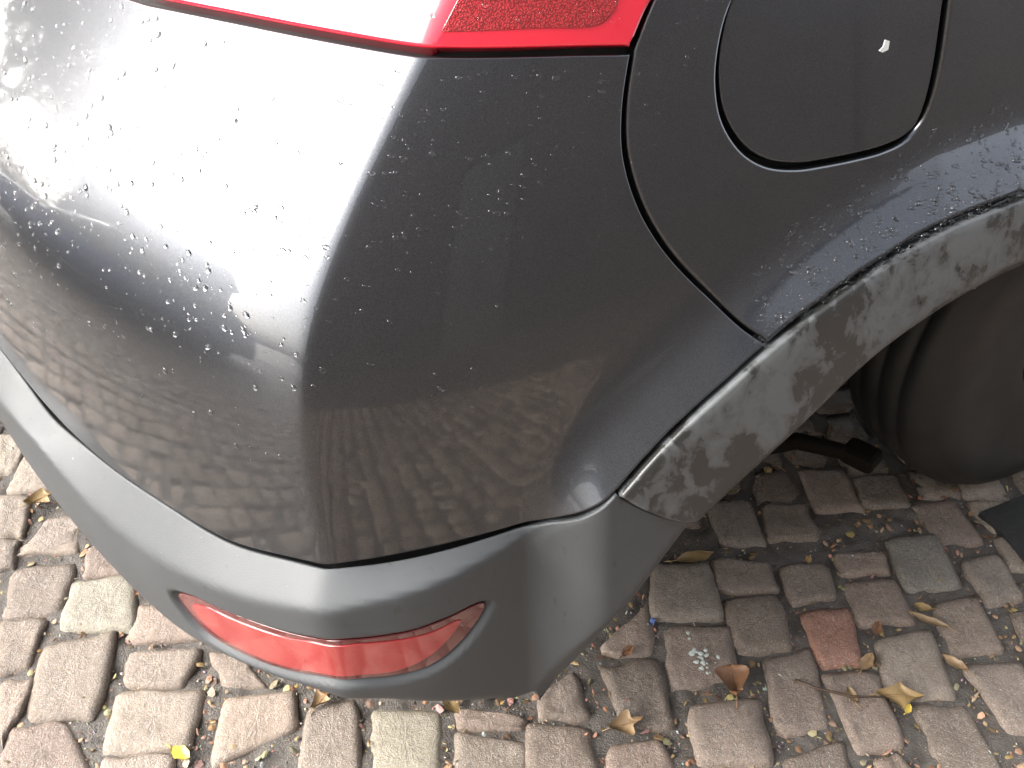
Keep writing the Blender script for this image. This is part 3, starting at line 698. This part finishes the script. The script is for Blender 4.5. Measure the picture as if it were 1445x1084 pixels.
LM = [m_leaf('leaf_tan', (.17, .105, .05), (.33, .225, .12)), m_leaf('leaf_rust', (.12, .06, .03), (.24, .12, .06)), m_leaf('leaf_yellow', (.50, .34, .04), (.62, .46, .08)), m_leaf('leaf_ochre', (.20, .13, .05), (.31, .21, .09))]
def leaf(p, ln, wd, rot, mat, label, curl=.3, lobes=0, z=.006, group='fallen leaves'):
    root = empty('leaf', label, 'leaf', group, (p[0], p[1], z)); ln *= .85; wd *= .8; root.rotation_euler = (RNG.normal()*.15, RNG.normal()*.15, rot)
    nu, nv = 15, 7; V = []; F = []; ph = RNG.random()*6
    for i in range(nu):
        t = i/(nu-1)
        half = wd/2*math.sin(math.pi*min(1, t*1.02))**.7*(1 + (.45*math.sin(t*math.pi*lobes + ph) if lobes else .10*math.sin(t*17+ph)))
        for j in range(nv):
            u = 2*j/(nv-1)-1
            y = u*half; x = (t-.5)*ln + (abs(u)*ln*.12*math.sin(t*9+ph) if lobes else 0)
            V.append((x, y, curl*.55*wd*(u*u*.8) + curl*.5*ln*.25*(2*t-1)**2 + .05*wd*math.sin(7*t+3*u+ph)))
    for i in range(nu-1):
        for j in range(nv-1): F.append((i*nv+j, (i+1)*nv+j, (i+1)*nv+j+1, i*nv+j+1))
    n0 = len(V); V += [(x, y, zz-.0006) for x, y, zz in V]; F += [tuple(n0+k for k in f[::-1]) for f in F]
    mesh_obj('blade', V, F, mat, root)
    mid = nv//2
    tube('stalk', [(-ln*.5-ln*.28, .004*math.sin(ph), .003), V[mid], V[(nu//2)*nv+mid], V[(nu-1)*nv+mid]], [.0009, .0009, .0006, .0003], mat, root, 5)
    return root
LL = [(.085, .034, -.2, 3, 'long ochre leaf lying in the shade below the end of the arch trim', .25, 0),
      (.075, .05, 1.1, 1, 'rust brown curled leaf below the sett with pale lichen', .5, 3),
      (.07, .045, -.6, 3, 'large tan leaf lying at the end of the thin twig', .3, 2),
      (.022, .014, .5, 2, 'tiny bright yellow leaf beside the large tan leaf and twig', .2, 0),
      (.075, .02, 2.2, 0, 'long narrow pale tan leaf in the joint right of the orange sett column', .5, 0),
      (.05, .022, 1.9, 0, 'narrow tan leaf standing in the joint near the right edge', .5, 0),
      (.045, .024, .4, 0, 'short tan leaf in the joint under the orange red sett', .4, 0),
      (.05, .028, 2.0, 3, 'tan oval leaf just right of the bumper lower corner', .4, 0),
      (.06, .035, -.3, 0, 'crumpled brown leaf in the pile right of the bumper corner', .6, 3),
      (.04, .022, -.9, 3, 'yellowish leaf poking out directly under the bumper edge', .3, 0),
      (.042, .026, -.9, 2, 'bright yellow leaf at the bottom left on the sett joint', .3, 0),
      (.07, .045, .2, 3, 'ochre leaf on the setts left of the bumper, farthest back', .4, 3),
      (.065, .03, -.8, 0, 'dull brown curled leaf between setts at lower left', .6, 2),
      (.03, .018, .3, 1, 'small rust leaf in the dark joint behind the bumper corner', .4, 0),
      (.03, .02, .9, 1, 'small orange brown leaf left of the red reflector', .4, 0),
      (.03, .014, .1, 1, 'small rust leaf in the wide joint under the reflector', .4, 0),
      (.035, .02, 1.3, 0, 'small pale brown leaf left of the large tan leaf', .4, 0),
      (.04, .02, .2, 1, 'flat brown leaf in the joint below the twig', .3, 0),
      (.055, .03, .5, 0, 'brown curled leaf in the litter under the bumper middle', .6, 3),
      (.045, .03, .7, 0, 'pale brown leaf on a cross joint at lower left', .4, 2),
      (.035, .02, .6, 1, 'rust leaf scrap in the joint above the tan oval stones', .4, 0),
      (.035, .018, 2.4, 3, 'small ochre leaf at the top of the right hand long joint', .5, 0),
      (.045, .03, .1, 0, 'tan crumpled leaf touching the rust brown curled leaf', .5, 3),
      (.04, .022, .4, 0, 'brown leaf on the pale wet setts at the right edge', .4, 0)]
for i_, (p, (ln, wd_, rot, mi, lab, cu, lo_)) in enumerate(zip(LEAFPTS, LL)):
    if i_ in (7, 12, 15, 17, 19, 22, 23): continue
    leaf(p, ln, wd_, rot, LM[mi], lab, cu, lo_)
tw = tube('twig', [(x, y, .008 + .004*(i % 2)) for i, (x, y) in enumerate(TWIG)], [.0026, .0022, .0018, .0012], m_leaf('twig_bark', (.05, .03, .02), (.10, .065, .04)), None, 6)
tag(tw, 'thin dark twig lying across a sett towards the large tan leaf', 'twig')
bb = bmesh.new(); bmesh.ops.create_icosphere(bb, subdivisions=1, radius=.006)
for v in bb.verts: v.co *= RNG.uniform(.6, 1.3)
o = bm_obj('plastic_scrap', bb, m_plain('blue_plastic', (.10, .17, .42), (.16, .25, .5), 50, .4, 0)); o.location = (BLUEBIT[0], BLUEBIT[1], .0)
tag(o, 'tiny blue plastic scrap in the dark joint right of the bumper', 'litter')

# ------------------------------------------------ the street round the car (seen in the paint)
brick = m_plain('brown_render', (.062, .056, .054), (.09, .082, .078), 5, .85, .4)
frame = m_plain('grey_window_frame', (.30, .30, .30), (.36, .36, .36), 20, .5, 0)
glass = m_glass_dark()
hs_ = empty('house', 'low brown rendered house across the pavement, mirrored in the car side', 'house', None, (0, -2.9, 0))
def part_box(name, c, s, mat, par, bevel=0): 
    o = box_obj(name, c, s, mat, par, bevel); return o
X0h, X1h, Hh = -4.0, 2.9, 4.3
wins = [(-3.2, .6)]; door = (.15, .55)
xs = X0h
bm = bmesh.new()
for x, w in sorted(wins + [door]):
    bm_box(bm, ((xs + x-w/2)/2, -.15, Hh/2), (x-w/2-xs, .3, Hh)); xs = x+w/2
bm_box(bm, ((xs+X1h)/2, -.15, Hh/2), (X1h-xs, .3, Hh))
for x, w in wins: bm_box(bm, (x, -.15, .45), (w, .3, .9)); bm_box(bm, (x, -.15, (2.3+Hh)/2), (w, .3, Hh-2.3))
bm_box(bm, (door[0], -.15, (2.15+Hh)/2), (door[1], .3, Hh-2.15))
bm_obj('wall', bm, brick, hs_)
part_box('plinth', ((X0h+X1h)/2, .02, .2), (X1h-X0h, .04, .4), m_plain('dark_plinth', (.07, .065, .06), (.1, .09, .085), 9, .8), hs_)
part_box('roof', ((X0h+X1h)/2, -1.2, Hh+.06), (X1h-X0h+.3, 2.8, .12), m_plain('dark_roof', (.05, .045, .045), (.08, .07, .07), 9, .7), hs_)
part_box('back_wall', ((X0h+X1h)/2, -2.45, Hh/2), (X1h-X0h, .1, Hh), brick, hs_)
for x, w in wins:
    f = bmesh.new()
    for dx in (-w/2+.03, 0, w/2-.03): bm_box(f, (x+dx, -.12, 1.6), (.06, .06, 1.39))
    for zz in (.93, 2.27): bm_box(f, (x, -.12, zz), (w-.12, .058, .06))
    fo = bm_obj('window', f, frame, hs_)
    part_box('pane', (x, -.135, 1.6), (w-.1, .012, 1.3), glass, fo); part_box('sill', (x, .03, .88), (w+.1, .12, .04), frame, fo)
do = part_box('door', (door[0], -.033, 1.07), (door[1]-.02, .06, 2.13), m_plain('grey_green_door', (.085, .083, .078), (.11, .107, .10), 4, .6), hs_)
for zz in (.6, 1.5): part_box('door_panel', (door[0], -.008, zz), (door[1]-.2, .02, .7), do.data.materials[0], do, .004)

gw = empty('blocker_wall', 'dark unseen wall added to block light, joining the brown house, mirrored in the fuel flap', 'wall', None, (5.904, -3.05, 0))  # unseen wall, added to keep low sky light off the ground
part_box('wall', (0, 0, 1.3), (6.0, .24, 2.6), brick, gw); part_box('coping', (0, 0, 2.63), (6.1, .34, .06), m_plain('wall_coping', (.08, .078, .075), (.11, .108, .10), 9, .8), gw)
# grey house behind the car
gm = m_plain('pale_grey_render', (.70, .71, .72), (.78, .79, .80), 3, .9)
gh = empty('house', 'pale grey gabled house behind the parked blue car, mirrored in the rear bumper', 'house', None, (-12.6, 4.6, 0))
gh.rotation_euler = (0, 0, math.radians(68))
part_box('wall', (0, 2.0, 1.7), (7, 4, 3.4), gm, gh)
mesh_obj('roof', [(-3.7, -.3, 3.35), (3.7, -.3, 3.35), (3.7, 4.3, 3.35), (-3.7, 4.3, 3.35), (-3.7, 2, 4.9), (3.7, 2, 4.9)], [(0, 1, 5, 4), (2, 3, 4, 5), (0, 4, 3), (1, 2, 5), (3, 2, 1, 0)], m_plain('slate_roof', (.10, .10, .11), (.15, .15, .16), 12, .7), gh, False)
part_box('chimney', (1.6, 1.6, 4.75), (.5, .5, 1.3), gm, gh)
for x in (-2.4, -.6, 2.2):
    w_ = part_box('window', (x, -.02, 1.9), (1.0, .08, 1.2), frame, gh); part_box('pane', (x, -.07, 1.9), (.86, .03, 1.06), glass, w_)
part_box('door', (.9, -.02, 1.05), (.9, .08, 2.1), m_plain('blue_grey_door', (.12, .14, .18), (.16, .18, .22), 6, .6), gh)

# parked blue car
blue = NT('blue_car_paint'); blue.set(Base_Color=(.03, .075, .22), Metallic=.2, Roughness=.4, Coat_Weight=1., Coat_Roughness=.03)
pc = empty('parked_car', 'blue parked hatchback in front of the pale grey house, mirrored in the rear bumper', 'car', None, (-4.6, 2.1, 0)); pc.rotation_euler = (0, 0, math.radians(62))
def loft_car(name, secs, mat, par):
    # secs: (x, half width low, half width top, z low, z top)
    V = []; F = []; m = 8
    for x, wl_, wt, zl, zt in secs:
        for y, zz in ((-wl_, zl), (-wl_*1.04, zl+(zt-zl)*.45), (-wt, zt-.04), (-wt*.85, zt), (wt*.85, zt), (wt, zt-.04), (wl_*1.04, zl+(zt-zl)*.45), (wl_, zl)): V.append((x, y, zz))
    for i in range(len(secs)-1):
        for k in range(m): F.append((i*m+k, i*m+(k+1) % m, (i+1)*m+(k+1) % m, (i+1)*m+k))
    F += [tuple(range(m))[::-1], tuple(range((len(secs)-1)*m, len(secs)*m))]
    return mesh_obj(name, V, F, mat, par)
loft_car('body', [(-2.0, .70, .62, .35, .75), (-1.9, .82, .76, .25, .92), (-1.0, .85, .80, .22, .95), (.6, .85, .80, .22, .94), (1.5, .84, .76, .24, .84), (1.95, .74, .66, .3, .70), (2.0, .66, .6, .36, .62)], blue.m, pc)
loft_car('window_band', [(-1.85, .74, .60, .90, 1.0), (-1.4, .78, .60, .92, 1.38), (-.2, .79, .62, .93, 1.45), (.5, .78, .60, .93, 1.38), (1.15, .74, .62, .90, .96)], glass, pc)
loft_car('roof', [(-1.45, .60, .56, 1.385, 1.42), (-.2, .63, .58, 1.45, 1.49), (.45, .60, .56, 1.39, 1.43)], blue.m, pc)
for x in (-1.25, 1.25):
    for y in (-.80, .66):
        w_ = empty('wheel', loc=(x, y, .31)); w_.parent = pc
        lathe_y('tyre', [(.19, .0), (.29, .0), (.31, .02), (.31, .13), (.29, .15), (.19, .15)], MAT['rubber'], w_, 24); lathe_y('rim', [(0, .02), (.1, .03), (.19, .01), (.19, .14), (.1, .12), (0, .13)], MAT['alloy'], w_, 20)
for y in (-.55, .55):
    part_box('headlight', (1.93, y, .66), (.12, .26, .1), frame, pc, .02); part_box('tail_light', (-1.94, y, .74), (.1, .24, .14), MAT['refl_in'], pc, .02)
part_box('licence_plate', (2.0, 0, .45), (.02, .5, .11), frame, pc)

# bare tree and hedge
bark = m_plain('tree_bark', (.07, .06, .05), (.12, .105, .09), 20, .9, .6)
tr = empty('tree', 'bare branched street tree left of the pale grey house, mirrored in the bumper', 'tree', None, (-3.3, 3.9, 0))
def tree():
    V = []; F = []; rr = random.Random(4); tips = []
    def seg(a, b, r0, r1, n=6):
        t = (b-a).normalized(); u = t.orthogonal().normalized(); w = t.cross(u); o = len(V)
        for c, r in ((a, r0), (b, r1)):
            for k in range(n): V.append(c + (u*math.cos(6.283*k/n) + w*math.sin(6.283*k/n))*r)
        for k in range(n): F.append((o+k, o+(k+1) % n, o+n+(k+1) % n, o+n+k))
    def grow(p, d, L_, r, lev):
        q = p
        for i in range(3):
            nd = (d + Vector((rr.gauss(0, .16), rr.gauss(0, .16), rr.gauss(.05, .1)))).normalized(); e_ = q + nd*L_/3
            seg(q, e_, r*(1-.2*i), r*(1-.2*(i+1))); q, d = e_, nd
            if lev < 5 and (i > 0 or lev > 0):
                for _ in range(2 if lev < 4 else 3):
                    sd = (d + Vector((rr.gauss(0, .65), rr.gauss(0, .65), rr.gauss(.1, .4)))).normalized(); grow(q, sd, L_*.62, r*.55, lev+1)
        tips.append(q)
    grow(Vector((0, 0, 0)), Vector((0, 0, 1)), 1.9, .12, 0)
    return V, F, tips
V, F, tips = tree(); mesh_obj('trunk', V, F, bark, tr)
lv, lf = [], []; rr = random.Random(9)
for t in tips:
    for _ in range(2):
        c = t + Vector((rr.gauss(0, .08), rr.gauss(0, .08), rr.gauss(0, .08))); u = Vector((rr.gauss(0, 1), rr.gauss(0, 1), rr.gauss(0, 1))).normalized(); w = u.orthogonal().normalized(); o = len(lv)
        lv += [c - u*.03, c + w*.016, c + u*.03, c - w*.016]; lf.append((o, o+1, o+2, o+3))
mesh_obj('crown', lv, lf, m_leaf('tree_leaf', (.07, .075, .03), (.13, .11, .05)), tr, False)
hv, hf = [], []
for _ in range(9000):
    c = Vector((rr.uniform(-3, 3), rr.uniform(-.45, .45), 0)); top = 1.9 + .16*math.sin(c.x*3) + .1*math.sin(c.x*7.3); c.z = rr.uniform(.05, top)
    u = Vector((rr.gauss(0, 1), rr.gauss(0, 1), rr.gauss(0, 1))).normalized(); w = u.orthogonal().normalized(); o = len(hv)
    hv += [c - u*.05, c + w*.028, c + u*.05, c - w*.028]; hf.append((o, o+1, o+2, o+3))
hg = empty('hedge', 'dense green hedge beside the street tree, mirrored in the bumper far left', 'hedge', None, (-5.6, 4.5, 0)); hg.rotation_euler = (0, 0, math.radians(57))
mesh_obj('foliage', hv, hf, m_leaf('hedge_leaf', (.035, .06, .025), (.07, .10, .045)), hg, False)
bm = bmesh.new()
for k in range(12): bm_box(bm, (-2.75 + k*.5, 0, .5), (.05, .05, 1.0))
tag(bm_obj('stems', bm, bark, hg), kind='stuff')
print('setts', len(near_q), 'far', len(far_q), 'drops ok')
